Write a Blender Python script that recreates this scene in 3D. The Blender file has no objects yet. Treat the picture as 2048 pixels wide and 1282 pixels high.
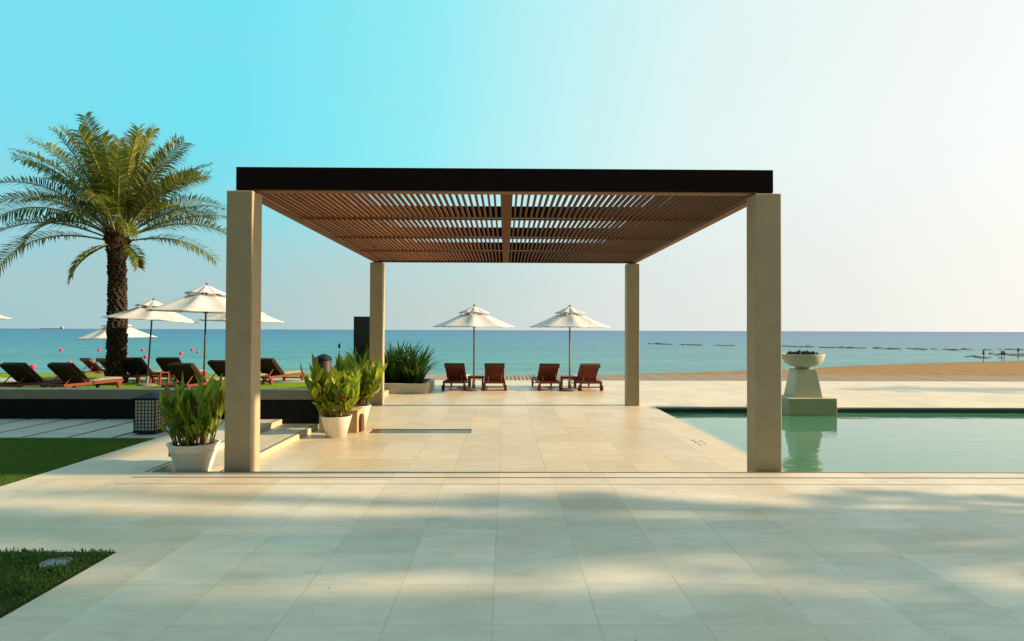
import bpy, math, random
from mathutils import Vector, Matrix, Euler
random.seed(7)
R = math.radians
sc = bpy.context.scene
COL = sc.collection

# ------------------------------------------------------------------ camera
F = 1325.0 / 2048.0                      # focal length as a fraction of the picture width
cam_d = bpy.data.cameras.new("camera"); cam = bpy.data.objects.new("camera", cam_d); COL.objects.link(cam)
cam_d.sensor_width = 36.0; cam_d.lens = 36.0 * F
cam_d.clip_start = 0.05; cam_d.clip_end = 60000
EYE = 1.653
cam.location = (0, 0, EYE)
yaw, pitch, roll = R(-0.60), R(0.84), R(0.2)
cam.matrix_world = (Matrix.Translation((0, 0, EYE)) @ Matrix.Rotation(yaw, 4, 'Z')
                    @ Matrix.Rotation(R(90) + pitch, 4, 'X') @ Matrix.Rotation(roll, 4, 'Z'))
sc.camera = cam
sc.render.resolution_x = 1024; sc.render.resolution_y = 641

# ------------------------------------------------------------------ light and sky
SUN = Vector((1.0, 0.03, 0.40)).normalized()
sun_d = bpy.data.lights.new("sun", 'SUN'); sun = bpy.data.objects.new("sun", sun_d); COL.objects.link(sun)
sun_d.energy = 4.7; sun_d.angle = R(1.2); sun_d.color = (1.0, 0.72, 0.44)
sun.rotation_euler = SUN.to_track_quat('Z', 'Y').to_euler()

class G:
    """small node-graph helper"""
    def __init__(self, tree):
        self.t = tree; tree.nodes.clear()
    def n(self, kind, ins=None, **props):
        nd = self.t.nodes.new(kind)
        for k, v in props.items(): setattr(nd, k, v)
        for k, v in (ins or {}).items(): self.put(nd.inputs[k], v)
        return nd
    def put(self, sock, v):
        if isinstance(v, bpy.types.NodeSocket): self.t.links.new(v, sock)
        elif isinstance(v, bpy.types.Node): self.t.links.new(v.outputs[0], sock)
        else: sock.default_value = v
    def m(self, op, a, b=0.0, c=0.0, clamp=False):
        nd = self.n('ShaderNodeMath', {0: a, 1: b, 2: c}, operation=op); nd.use_clamp = clamp
        return nd.outputs[0]
    def mix(self, fac, a, b, blend='MIX'):
        nd = self.t.nodes.new('ShaderNodeMix'); nd.data_type = 'RGBA'; nd.blend_type = blend
        def c(v): return (*v, 1.0) if isinstance(v, tuple) and len(v) == 3 else v
        self.put(nd.inputs[0], fac); self.put(nd.inputs[6], c(a)); self.put(nd.inputs[7], c(b))
        return nd.outputs[2]
    def ramp(self, fac, stops, interp='LINEAR'):
        nd = self.t.nodes.new('ShaderNodeValToRGB'); self.put(nd.inputs[0], fac)
        cr = nd.color_ramp; cr.interpolation = interp
        while len(cr.elements) > 1: cr.elements.remove(cr.elements[0])
        cr.elements[0].position = stops[0][0]; cr.elements[0].color = (*stops[0][1], 1) if len(stops[0][1]) == 3 else stops[0][1]
        for p, c in stops[1:]:
            e = cr.elements.new(p); e.color = (*c, 1)
        return nd.outputs[0]
    def rng(self, v, a, b, c=0.0, d=1.0, smooth=False):
        nd = self.n('ShaderNodeMapRange', {0: v, 1: a, 2: b, 3: c, 4: d})
        if smooth: nd.interpolation_type = 'SMOOTHSTEP'
        return nd.outputs[0]
    def noise(self, vec, scale, detail=3.0, rough=0.5, dist=0.0):
        return self.n('ShaderNodeTexNoise', {'Vector': vec, 'Scale': scale, 'Detail': detail, 'Roughness': rough, 'Distortion': dist}).outputs[0]
    def vscale(self, vec, s):
        return self.n('ShaderNodeVectorMath', {0: vec, 1: s}, operation='MULTIPLY').outputs[0]

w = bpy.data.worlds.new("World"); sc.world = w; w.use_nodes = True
g = G(w.node_tree)
tc = g.n('ShaderNodeTexCoord').outputs['Generated']
sep = g.n('ShaderNodeSeparateXYZ', {0: tc})
dot = g.n('ShaderNodeVectorMath', {0: tc, 1: tuple(SUN)}, operation='DOT_PRODUCT').outputs['Value']
sf = g.rng(g.m('ADD', g.m('SUBTRACT', dot, g.m('MULTIPLY', sep.outputs[2], .5)), .2), -0.7, 1.0)
def P(s): return (s + 0.7) / 1.7
high = g.ramp(sf, [(P(-0.65), (0.25, 0.73, 0.85)), (P(-0.40), (0.21, 0.75, 0.88)), (P(-0.17), (0.17, 0.78, 0.91)), (P(0.07), (0.29, 0.86, 0.93)),
                   (P(0.27), (0.56, 0.91, 0.93)), (P(0.44), (0.77, 0.94, 0.92)), (P(0.66), (0.92, 0.97, 0.95)), (P(1.0), (1.15, 1.12, 1.05))])
low = g.ramp(sf, [(P(-0.65), (0.33, 0.57, 0.62)), (P(-0.10), (0.45, 0.62, 0.62)), (P(0.15), (0.58, 0.68, 0.65)),
                  (P(0.36), (0.74, 0.80, 0.77)), (P(0.64), (0.87, 0.88, 0.83)), (P(1.0), (1.15, 1.08, 0.95))])
elf = g.rng(sep.outputs[2], 0.02, 0.27, smooth=True)
# faint streaks of thin cirrus
ci = g.noise(g.vscale(tc, (2.0, 2.0, 7.0)), 2.2, 5.0, 0.55, 0.6)
elf2 = g.m('ADD', elf, g.m('MULTIPLY', g.m('SUBTRACT', ci, 0.5), 0.45), clamp=True)
skyc = g.mix(elf2, low, high)
zen = g.rng(sep.outputs[2], 0.45, 1.0, smooth=True)
skyc = g.mix(zen, skyc, (0.98, 1.42, 1.34))
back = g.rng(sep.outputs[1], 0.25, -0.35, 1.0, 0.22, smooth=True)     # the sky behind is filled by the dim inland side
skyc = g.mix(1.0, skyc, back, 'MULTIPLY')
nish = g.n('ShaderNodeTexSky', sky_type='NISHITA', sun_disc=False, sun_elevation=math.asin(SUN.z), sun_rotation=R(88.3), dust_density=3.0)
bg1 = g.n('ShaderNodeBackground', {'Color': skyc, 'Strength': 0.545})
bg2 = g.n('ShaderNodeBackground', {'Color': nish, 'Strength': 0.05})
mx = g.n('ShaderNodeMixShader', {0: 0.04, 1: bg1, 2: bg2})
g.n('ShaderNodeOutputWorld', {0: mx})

sc.view_settings.view_transform = 'Standard'; sc.view_settings.look = 'None'
sc.view_settings.exposure = 0.88; sc.view_settings.gamma = 1.0
sc.view_settings.use_curve_mapping = False

# ------------------------------------------------------------------ helpers
class MB:
    def __init__(self): self.v = []; self.f = []; self.M = Matrix.Identity(4)
    def add(self, vs, fs):
        o = len(self.v)
        self.v += [tuple(self.M @ Vector(p)) for p in vs]
        self.f += [tuple(i + o for i in q) for q in fs]; return self
    def box(self, x0, x1, y0, y1, z0, z1):
        return self.add([(x0,y0,z0),(x1,y0,z0),(x1,y1,z0),(x0,y1,z0),(x0,y0,z1),(x1,y0,z1),(x1,y1,z1),(x0,y1,z1)],
                 [(0,3,2,1),(4,5,6,7),(0,1,5,4),(1,2,6,5),(2,3,7,6),(3,0,4,7)])
    def tube(self, pts, rad, n=8, caps=True):
        pts = [Vector(p) for p in pts]
        if not hasattr(rad, '__len__'): rad = [rad] * len(pts)
        vs = []; fs = []; up = Vector((0, 0, 1)); prev = None
        for i, p in enumerate(pts):
            d = (pts[min(i+1, len(pts)-1)] - pts[max(i-1, 0)]).normalized()
            a = prev if prev is not None else (Vector((1,0,0)) if abs(d.z) > .9 else up)
            s = d.cross(a).normalized(); u = s.cross(d).normalized(); prev = u
            for k in range(n):
                t = 2*math.pi*k/n; vs.append(p + (s*math.cos(t) + u*math.sin(t)) * rad[i])
        for i in range(len(pts)-1):
            for k in range(n):
                a = i*n+k; b = i*n+(k+1) % n; fs.append((a, b, b+n, a+n))
        if caps: fs.append(tuple(range(n))[::-1]); fs.append(tuple((len(pts)-1)*n + k for k in range(n)))
        return self.add(vs, fs)
    def lathe(self, prof, n=32, c=(0,0,0)):
        vs = []; fs = []
        for r, z in prof:
            for k in range(n):
                t = 2*math.pi*k/n; vs.append((c[0]+r*math.cos(t), c[1]+r*math.sin(t), c[2]+z))
        for i in range(len(prof)-1):
            for k in range(n):
                a = i*n+k; b = i*n+(k+1) % n; fs.append((a, b, b+n, a+n))
        fs.append(tuple(range(n))[::-1]); fs.append(tuple((len(prof)-1)*n+k for k in range(n)))
        return self.add(vs, fs)
    def build(self, name, mat, parent=None, smooth=False, bevel=0.0, loc=None):
        me = bpy.data.meshes.new(name); me.from_pydata(self.v, [], self.f); me.update()
        me.materials.append(mat)
        if smooth: me.polygons.foreach_set('use_smooth', [True]*len(me.polygons))
        o = bpy.data.objects.new(name, me); COL.objects.link(o)
        if parent: o.parent = parent
        if loc: o.location = loc
        if bevel:
            b = o.modifiers.new('bevel', 'BEVEL'); b.width = bevel; b.segments = 2; b.limit_method = 'ANGLE'; b.angle_limit = R(40)
        return o

def tag(o, label, cat, group=None, kind=None):
    if label: o['label'] = label
    if cat: o['category'] = cat
    if group: o['group'] = group
    if kind: o['kind'] = kind
    return o
def structure(o, label=None):
    o['kind'] = 'structure'
    if label: o['label'] = label
    return o
def thing(name, loc, rz=0.0, label=None, cat=None, group=None):
    o = bpy.data.objects.new(name, None); COL.objects.link(o); o.empty_display_size = 0.2
    o.location = loc; o.rotation_euler = (0, 0, rz)
    return tag(o, label, cat, group)
def kids(o): return [c for c in bpy.data.objects if c.parent == o]
def dup(o, loc=None, rz=None, label=None, parent=None, scale=None):
    c = o.copy(); COL.objects.link(c)
    if parent: c.parent = parent
    for ch in kids(o): dup(ch, parent=c)
    if loc: c.location = loc
    if rz is not None: c.rotation_euler = (0, 0, rz)
    if label: c['label'] = label
    if scale: c.scale = (scale,)*3 if not hasattr(scale, '__len__') else scale
    return c
def fbm(x, y):
    return (math.sin(x*1.3+y*2.1)+math.sin(x*2.9-y*1.7+1.3)*.5+math.sin(x*5.3+y*4.1+.7)*.3)/1.8

# ------------------------------------------------------------------ materials
def mat(name): 
    m = bpy.data.materials.new(name); m.use_nodes = True; return m, G(m.node_tree)
def finish(g, base, rough=0.6, bump=None, bs=0.3, bd=0.01, spec=0.5, extra=None):
    ins = {'Base Color': (*base, 1.0) if isinstance(base, tuple) else base, 'Roughness': rough, 'Specular IOR Level': spec}
    if extra: ins.update(extra)
    p = g.n('ShaderNodeBsdfPrincipled', ins)
    if bump is not None:
        b = g.n('ShaderNodeBump', {'Height': bump, 'Strength': bs, 'Distance': bd}); g.put(p.inputs['Normal'], b)
    return p
def out(g, s): g.n('ShaderNodeOutputMaterial', {0: s})

def stone_paving(name, cA, cB, cC, joint, x0, y0, size, sy=None, rough=0.55, border=None, jw=0.007, stripe=None):
    sy = sy or size
    m, g = mat(name)
    pos = g.n('ShaderNodeNewGeometry').outputs['Position']; s = g.n('ShaderNodeSeparateXYZ', {0: pos})
    u = g.m('DIVIDE', g.m('SUBTRACT', s.outputs[0], x0), size); v = g.m('DIVIDE', g.m('SUBTRACT', s.outputs[1], y0), sy)
    du = g.m('ABSOLUTE', g.m('SUBTRACT', g.m('FRACT', u), 0.5)); dv = g.m('ABSOLUTE', g.m('SUBTRACT', g.m('FRACT', v), 0.5))
    wob = g.m('MULTIPLY', g.noise(pos, 14.0, 2.0), 0.006)
    ju = g.m('GREATER_THAN', g.m('ADD', du, wob), 0.5 - jw/size*0.55 + 0.002)
    jv = g.m('GREATER_THAN', g.m('ADD', dv, wob), 0.5 - jw/sy*0.42 + 0.002)
    cell = g.n('ShaderNodeCombineXYZ', {0: g.m('FLOOR', u), 1: g.m('FLOOR', v)})
    wn = g.n('ShaderNodeTexWhiteNoise', {'Vector': cell}, noise_dimensions='3D').outputs[0]
    off = g.n('ShaderNodeVectorMath', {0: pos, 1: g.vscale(cell.outputs[0], (3.7, 9.1, 1.0))}, operation='ADD').outputs[0]
    vein = g.noise(g.vscale(off, (1.0, 3.2, 1.0)), 2.6, 6.0, 0.62, 0.8)
    blot = g.noise(pos, 0.9, 4.0, 0.55)
    c = g.mix(g.rng(vein, 0.35, 0.68), cA, cB)
    c = g.mix(g.rng(blot, 0.42, 0.66, 0, 0.85), c, cC)
    stn = g.noise(g.vscale(pos, (1.0, 2.2, 1)), 1.7, 7.0, 0.7, 1.2)
    c = g.mix(g.rng(stn, 0.52, 0.70, 0, 0.30), c, tuple(q*.58 for q in cC))
    c = g.mix(0.55, c, g.n('ShaderNodeCombineColor', {0: g.rng(wn, 0, 1, .78, 1.10), 1: g.rng(wn, 0, 1, .79, 1.07), 2: g.rng(wn, 0, 1, .77, 1.05)}).outputs[0], 'MULTIPLY')
    if border:      # browner stone laid beside the planting
        c = g.mix(g.m('MULTIPLY', g.m('LESS_THAN', s.outputs[0], border[0]), g.rng(blot, .3, .6, .45, 1.0)), c, border[1], 'MULTIPLY')
    fine = g.noise(pos, 130.0, 3.0, 0.7)
    c = g.mix(g.rng(fine, 0.38, 0.62, 0.0, 0.16), c, (0.16, 0.13, 0.09))
    pits = g.n('ShaderNodeTexVoronoi', {'Vector': g.vscale(pos, (1, 1.6, 1)), 'Scale': 26.0}).outputs[0]
    pit = g.m('MULTIPLY', g.m('LESS_THAN', pits, 0.10), g.m('GREATER_THAN', g.noise(pos, 2.2, 3.0), 0.52))
    c = g.mix(g.m('MULTIPLY', pit, 0.5), c, (0.10, 0.08, 0.05))
    jj = g.m('MAXIMUM', ju, jv)
    jn = g.rng(g.noise(pos, 3.0, 3.0), .35, .65, .35, 1.0)
    c = g.mix(g.m('MULTIPLY', jj, jn), c, joint)
    h = g.m('SUBTRACT', g.m('SUBTRACT', g.m('MULTIPLY', fine, 0.25), g.m('MULTIPLY', pit, .5)), g.m('MULTIPLY', jj, 1.0))
    ro = g.rng(vein, 0.3, 0.7, rough - .08, rough + .1)
    out(g, finish(g, c, ro, h, 0.35, 0.004)); return m

M_TERR = stone_paving('terrace_travertine', (0.73, 0.68, 0.59), (0.65, 0.60, 0.515), (0.64, 0.555, 0.43), (0.48, 0.40, 0.26), -0.065, 3.74, 0.6,
                      rough=0.55, border=(-2.465, (0.93, 0.87, 0.78)))
M_DECK = stone_paving('deck_travertine', (0.74, 0.62, 0.44), (0.65, 0.54, 0.375), (0.67, 0.53, 0.35), (0.40, 0.29, 0.16), -0.065, 11.66, 0.6, sy=0.76, rough=0.36)
M_STEP = stone_paving('step_travertine', (0.64, 0.55, 0.40), (0.54, 0.46, 0.33), (0.58, 0.48, 0.33), (0.2, 0.15, 0.08), -0.065, 7.4, 1.2, sy=1.2, rough=0.5)

def simple(name, c1, c2, scale=8.0, rough=0.6, bs=0.2, bd=0.01, stretch=(1,1,1), spec=0.5, coords='Object', lo=.35, hi=.65, detail=5.0, extra=None):
    m, g = mat(name)
    tcn = g.n('ShaderNodeTexCoord').outputs['Object'] if coords == 'Object' else g.n('ShaderNodeNewGeometry').outputs['Position']
    nz = g.noise(g.vscale(tcn, stretch), scale, detail, 0.6)
    c = g.mix(g.rng(nz, lo, hi), c1, c2)
    fn = g.noise(tcn, scale*9, 2.0, 0.6)
    c = g.mix(g.rng(fn, .4, .7, 0, .18), c, tuple(x*.45 for x in c1))
    out(g, finish(g, c, rough, g.m('ADD', nz, g.m('MULTIPLY', fn, .4)), bs, bd, spec, extra)); return m

M_POST = simple('cream_render', (0.45, 0.375, 0.245), (0.40, 0.335, 0.215), 5.0, 0.75, 0.25, 0.004)
M_DARKWOOD = simple('dark_stained_wood', (0.012, 0.006, 0.005), (0.007, 0.004, 0.003), 6.0, 0.7, 0.3, 0.004, (.4, 6, 6), spec=0.12)
M_SLAT = simple('red_brown_timber', (0.135, 0.052, 0.017), (0.09, 0.034, 0.011), 5.0, 0.75, 0.3, 0.003, (8, .5, 8), spec=.2)
M_BEAMW = simple('brown_timber', (0.20, 0.075, 0.026), (0.15, 0.052, 0.018), 5.0, 0.6, 0.3, 0.003, (.5, 8, 8))
M_BLACKSTONE = simple('black_basalt', (0.014, 0.015, 0.016), (0.008, 0.009, 0.011), 4.0, 0.6, 0.3, 0.01, spec=0.15)
M_TOWER = simple('dark_slate_wall', (0.035, 0.042, 0.04), (0.022, 0.027, 0.026), 3.0, 0.7, 0.3, 0.01)
M_COPING = simple('beige_coping_stone', (0.36, 0.32, 0.23), (0.30, 0.265, 0.18), 4.0, 0.7)
M_SLABS = simple('grey_paving_slab', (0.42, 0.42, 0.40), (0.34, 0.35, 0.335), 3.0, 0.7)
M_GROUT = simple('dark_slot', (0.13, 0.08, 0.05), (0.09, 0.06, 0.035), 8.0, 0.8)
M_SOIL = simple('soil', (0.035, 0.024, 0.015), (0.06, 0.04, 0.025), 30.0, 0.95, 0.8, 0.02)
M_POT = simple('white_glazed_pot', (0.86, 0.86, 0.82), (0.80, 0.79, 0.74), 6.0, 0.4, 0.05, 0.002)
M_TEAK = simple('red_teak', (0.22, 0.036, 0.016), (0.13, 0.022, 0.011), 6.0, 0.5, 0.25, 0.002, (2, 2, 10))
M_CUSHB = simple('brown_cushion', (0.115, 0.06, 0.03), (0.075, 0.04, 0.02), 18.0, 0.9, 0.3, 0.004)
M_CUSHL = simple('beige_cushion', (0.52, 0.46, 0.34), (0.44, 0.39, 0.27), 12.0, 0.9, 0.3, 0.004)
M_CUSHO = simple('olive_cushion', (0.20, 0.18, 0.10), (0.16, 0.14, 0.075), 12.0, 0.9, 0.3, 0.004)
M_POLE = simple('umbrella_pole_wood', (0.30, 0.20, 0.11), (0.22, 0.14, 0.075), 8.0, 0.5, 0.1, 0.002, (4, 4, .5))
M_DARKPOLE = simple('dark_pole_wood', (0.085, 0.06, 0.03), (0.06, 0.04, 0.02), 8.0, 0.5, 0.1, 0.002, (4, 4, .5))
M_STRUT = simple('umbrella_rib_wood', (0.36, 0.17, 0.08), (0.27, 0.12, 0.055), 8.0, 0.5, 0.1, 0.002)
M_FINIAL = simple('black_finial', (0.02, 0.02, 0.02), (0.03, 0.03, 0.03), 8.0, 0.4)
M_BASE = simple('grey_umbrella_base', (0.22, 0.22, 0.20), (0.17, 0.17, 0.155), 12.0, 0.7)
M_METALBLK = simple('black_lantern_metal', (0.016, 0.013, 0.015), (0.022, 0.016, 0.018), 8.0, 0.45, 0.05, 0.001)
M_ROOFBLUE = simple('dark_blue_metal', (0.010, 0.016, 0.038), (0.007, 0.011, 0.028), 6.0, 0.65, 0.05, 0.001, spec=.2)
M_LANTPANE = simple('white_lantern_pane', (0.85, 0.85, 0.80), (0.78, 0.78, 0.72), 4.0, 0.5, 0.02, 0.001)
M_URN = simple('weathered_limestone', (0.56, 0.54, 0.43), (0.46, 0.47, 0.33), 3.0, 0.75, 0.3, 0.006, lo=.4, hi=.7)
M_BLOCK = simple('mossy_limestone', (0.50, 0.46, 0.29), (0.40, 0.39, 0.23), 2.5, 0.8, 0.3, 0.006)
M_COAL = simple('black_lava_rock', (0.013, 0.012, 0.014), (0.03, 0.025, 0.025), 20.0, 0.9, 0.6, 0.01)
M_ROCK = simple('dark_reef_rock', (0.10, 0.125, 0.135), (0.07, 0.09, 0.10), 1.0, 0.8, 0.5, 0.1)
M_BUOY = simple('pink_buoy_plastic', (0.72, 0.03, 0.10), (0.60, 0.02, 0.09), 3.0, 0.4, 0.02, 0.001)
M_BINDARK = simple('dark_bin_body', (0.030, 0.018, 0.012), (0.02, 0.012, 0.01), 8.0, 0.6)
M_SPOUT = simple('golden_travertine', (0.52, 0.38, 0.20), (0.42, 0.30, 0.15), 3.0, 0.6, 0.2, 0.004)
M_ARCHSHADE = simple('arch_shade_brown', (0.10, 0.055, 0.03), (0.06, 0.035, 0.02), 8.0, 0.6)
M_PLANTER = simple('pale_planter_stone', (0.66, 0.64, 0.52), (0.58, 0.56, 0.44), 3.0, 0.7)
M_SHIP = simple('ship_paint', (0.6, 0.68, 0.7), (0.66, 0.72, 0.73), .01, 0.7)
M_BRICKRED = simple('red_tag', (0.5, 0.05, 0.03), (0.4, 0.04, 0.02), 8.0, 0.6)
M_LENS = simple('frosted_light_glass', (0.12, 0.17, 0.17), (0.07, 0.10, 0.11), 25.0, 0.25, 0.2, 0.004)
M_STEEL = simple('steel_ring', (0.2, 0.22, 0.22), (0.15, 0.16, 0.17), 10.0, 0.4)

# boardwalk planks (run away from the camera)
m, g = mat('weathered_planks'); pos = g.n('ShaderNodeNewGeometry').outputs['Position']; s = g.n('ShaderNodeSeparateXYZ', {0: pos})
c = g.mix(g.noise(g.vscale(pos, (1, .15, 1)), 14.0, 3.0), (0.36, 0.28, 0.20), (0.27, 0.21, 0.155))
wnn = g.n('ShaderNodeTexWhiteNoise', {'W': g.m('FLOOR', g.m('DIVIDE', s.outputs[0], 0.15))}, noise_dimensions='1D').outputs[0]
c = g.mix(g.rng(wnn, 0, 1, 0, .4), c, (0.16, 0.12, 0.09)); out(g, finish(g, c, 0.8, g.noise(pos, 60, 2), .2, .004)); M_PLANK = m

# sand
m, g = mat('golden_sand'); pos = g.n('ShaderNodeNewGeometry').outputs['Position']; s = g.n('ShaderNodeSeparateXYZ', {0: pos})
c = g.mix(g.rng(g.noise(pos, 0.5, 5.0, .6), .35, .65), (0.40, 0.235, 0.10), (0.33, 0.19, 0.08))
c = g.mix(g.rng(g.noise(pos, 5.0, 4.0, .7), .47, .58, 0, .75), c, (0.18, 0.10, 0.04))
c = g.mix(g.rng(s.outputs[2], -1.76, -1.70, .55, 0), c, (0.17, 0.11, 0.06))
out(g, finish(g, c, 0.9, g.noise(pos, 4.0, 6.0, .7), 1.0, .12, spec=.2)); M_SAND = m

def grass_mat(name, a, b, c3, scale=1.2):
    m, g = mat(name); pos = g.n('ShaderNodeNewGeometry').outputs['Position']
    c = g.mix(g.rng(g.noise(pos, scale, 4.0, .6), .35, .65), a, b)
    c = g.mix(g.rng(g.noise(pos, 45.0, 3.0, .7), .45, .65, 0, .6), c, c3)
    out(g, finish(g, c, 0.9, g.noise(pos, 60.0, 3.0, .7), 1.0, .03, spec=.1)); return m
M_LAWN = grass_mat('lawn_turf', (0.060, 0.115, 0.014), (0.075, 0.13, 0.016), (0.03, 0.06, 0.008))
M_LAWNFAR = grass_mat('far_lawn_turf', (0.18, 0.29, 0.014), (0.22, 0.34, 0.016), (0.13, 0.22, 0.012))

def leaf_mat(name, stops, trans=0.35, rough=0.45, tcol=(0.35, 0.5, 0.05)):
    m, g = mat(name)
    rnd = g.n('ShaderNodeNewGeometry').outputs['Random Per Island']
    c = g.ramp(rnd, stops)
    nz = g.noise(g.n('ShaderNodeTexCoord').outputs['Object'], 12.0, 3.0)
    c = g.mix(g.rng(nz, .3, .7, 0, .35), c, g.mix(.5, c, (0.02, 0.05, 0.01)))
    p = finish(g, c, rough, spec=.3)
    tr = g.n('ShaderNodeBsdfTranslucent', {'Color': g.mix(.5, c, tcol)})
    out(g, g.n('ShaderNodeMixShader', {0: trans, 1: p, 2: tr})); return m
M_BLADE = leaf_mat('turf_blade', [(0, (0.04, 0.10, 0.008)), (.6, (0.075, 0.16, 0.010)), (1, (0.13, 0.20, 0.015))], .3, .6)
M_COVER = leaf_mat('ground_cover_leaf', [(0, (0.012, 0.055, 0.009)), (.55, (0.022, 0.085, 0.011)), (.93, (0.06, 0.13, 0.014)), (1, (0.18, 0.20, 0.03))], .3, .5)
M_PALM = leaf_mat('date_palm_leaflet', [(0, (0.045, 0.085, 0.016)), (.45, (0.09, 0.135, 0.020)), (.8, (0.17, 0.19, 0.03)), (1, (0.34, 0.30, 0.06))], .3, .42, (0.35, 0.38, 0.06))
M_RACHIS = simple('palm_rachis', (0.25, 0.26, 0.06), (0.17, 0.19, 0.04), 3.0, 0.5)
M_TRUNK = simple('palm_bark', (0.050, 0.031, 0.018), (0.025, 0.016, 0.010), 6.0, 0.9, 0.8, 0.04)
M_BOOT = simple('palm_crown_fibre', (0.085, 0.04, 0.018), (0.045, 0.022, 0.010), 9.0, 0.95, 0.8, 0.03, (4, 4, 1))
M_GINGER = leaf_mat('broad_ginger_leaf', [(0, (0.035, 0.11, 0.012)), (.35, (0.09, 0.21, 0.014)), (.7, (0.22, 0.36, 0.02)), (.93, (0.48, 0.52, 0.035)), (.97, (0.30, 0.10, 0.03)), (1, (0.22, 0.06, 0.02))], .4, .4)
M_GINGER2 = leaf_mat('yellow_green_ginger_leaf', [(0, (0.06, 0.15, 0.014)), (.3, (0.16, 0.27, 0.016)), (.7, (0.33, 0.42, 0.02)), (.93, (0.50, 0.50, 0.03)), (.97, (0.33, 0.14, 0.03)), (1, (0.22, 0.07, 0.02))], .4, .4)
M_STEM = simple('green_stem', (0.16, 0.19, 0.03), (0.22, 0.12, 0.04), 6.0, 0.6)
M_STRAP = leaf_mat('strap_leaf', [(0, (0.018, 0.06, 0.016)), (.6, (0.035, 0.10, 0.02)), (.92, (0.08, 0.16, 0.025)), (1, (0.18, 0.2, 0.04))], .25, .4)
M_FLOWER = simple('dry_flower_head', (0.06, 0.03, 0.03), (0.03, 0.02, 0.02), 20.0, 0.9)
M_TREELEAF = leaf_mat('broad_tree_leaf', [(0, (0.03, 0.08, 0.015)), (1, (0.09, 0.15, 0.02))], .3, .5)
M_TREEBARK = simple('tree_bark', (0.12, 0.09, 0.06), (0.07, 0.05, 0.035), 8.0, 0.9, .6, .03)

# canvas
m, g = mat('cream_canvas'); tcn = g.n('ShaderNodeTexCoord').outputs['Object']
c = g.mix(g.rng(g.noise(tcn, 3.0, 4.0), .35, .7), (0.86, 0.87, 0.90), (0.79, 0.79, 0.81))
p = finish(g, c, 0.85, g.noise(tcn, 5.0, 3.0), .25, .02, .2)
tr = g.n('ShaderNodeBsdfTranslucent', {'Color': (0.78, 0.76, 0.74, 1)})
out(g, g.n('ShaderNodeMixShader', {0: .38, 1: p, 2: tr})); M_CANVAS = m

# sea: shallow turquoise over sand near the beach, deeper blue farther out
m, g = mat('sea_water'); pos = g.n('ShaderNodeNewGeometry').outputs['Position']; s = g.n('ShaderNodeSeparateXYZ', {0: pos})
ly = g.m('LOGARITHM', s.outputs[1], 10.0)
ly = g.m('ADD', ly, g.m('MULTIPLY', g.m('SUBTRACT', g.noise(g.vscale(pos, (0.25, 1, 1)), 0.035, 4.0, .6), .5), .22))
c = g.ramp(g.rng(ly, 1.65, 3.6), [(0.0, (0.10, 0.31, 0.28)), (0.18, (0.055, 0.26, 0.30)), (0.36, (0.014, 0.18, 0.315)), (0.58, (0.001, 0.12, 0.32)), (1.0, (0.0, 0.07, 0.26))])
str_ = g.noise(g.vscale(pos, (0.12, 1, 1)), 0.16, 5.0, .6)
c = g.mix(g.rng(str_, .42, .60, 0, .6), c, g.mix(.5, c, (0.005, 0.07, 0.12)))
spk = g.noise(g.vscale(pos, (0.28, 1, 1)), 1.05, 4.0, .7)
c = g.mix(g.m('MULTIPLY', g.rng(spk, .42, .60), .8), c, g.mix(.55, c, (0.0, 0.03, 0.06)))  # light and dark of the ripples mixed into the water colour
rp = g.noise(g.vscale(pos, (0.45, 1, 1)), 1.1, 4.0, .65); rp2 = g.noise(g.vscale(pos, (0.5, 1, 1)), 4.5, 3.0, .6)
h = g.m('ADD', g.m('MULTIPLY', rp, 1.0), g.m('MULTIPLY', rp2, .35))
dist = g.rng(ly, 1.6, 3.2, 1.0, 0.25)
b = g.n('ShaderNodeBump', {'Height': h, 'Strength': g.m('MULTIPLY', dist, .9), 'Distance': 0.30})
p = finish(g, c, 0.8, spec=.0); gl = g.n('ShaderNodeBsdfGlossy', {'Color': (1, 1, 1, 1), 'Roughness': .22, 'Normal': b})
lw = g.n('ShaderNodeLayerWeight', {'Blend': .25, 'Normal': b}).outputs['Fresnel']
out(g, g.n('ShaderNodeMixShader', {0: g.m('MINIMUM', g.m('MULTIPLY', lw, .9), .33), 1: p, 2: gl})); M_SEA = m

# pool water (milky green over a pale ledge at its rim)
m, g = mat('pool_water'); pos = g.n('ShaderNodeNewGeometry').outputs['Position']; s = g.n('ShaderNodeSeparateXYZ', {0: pos})
led = g.rng(g.m('ADD', s.outputs[0], g.m('MULTIPLY', g.noise(pos, 2.0, 2.0), .12)), 3.80, 4.02, 1, 0)
c = g.mix(led, (0.07, 0.22, 0.14), (0.48, 0.50, 0.20))
c = g.mix(g.rng(g.noise(pos, 0.35, 3.0), .35, .7, 0, .4), c, (0.09, 0.24, 0.14))
h = g.m('ADD', g.noise(g.vscale(pos, (.55, 1.0, 1)), 2.0, 3.0, .5), g.m('MULTIPLY', g.noise(g.vscale(pos, (.6, 1, 1)), 9.0, 2.0), .15))
p = finish(g, c, 0.03, h, .26, .035, spec=.5, extra={'IOR': 1.72}); out(g, p); M_POOL = m
m, g = mat('channel_water'); out(g, finish(g, (0.12, 0.10, 0.07), .22, spec=.5, extra={'IOR': 1.5})); M_CHAN = m

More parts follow.
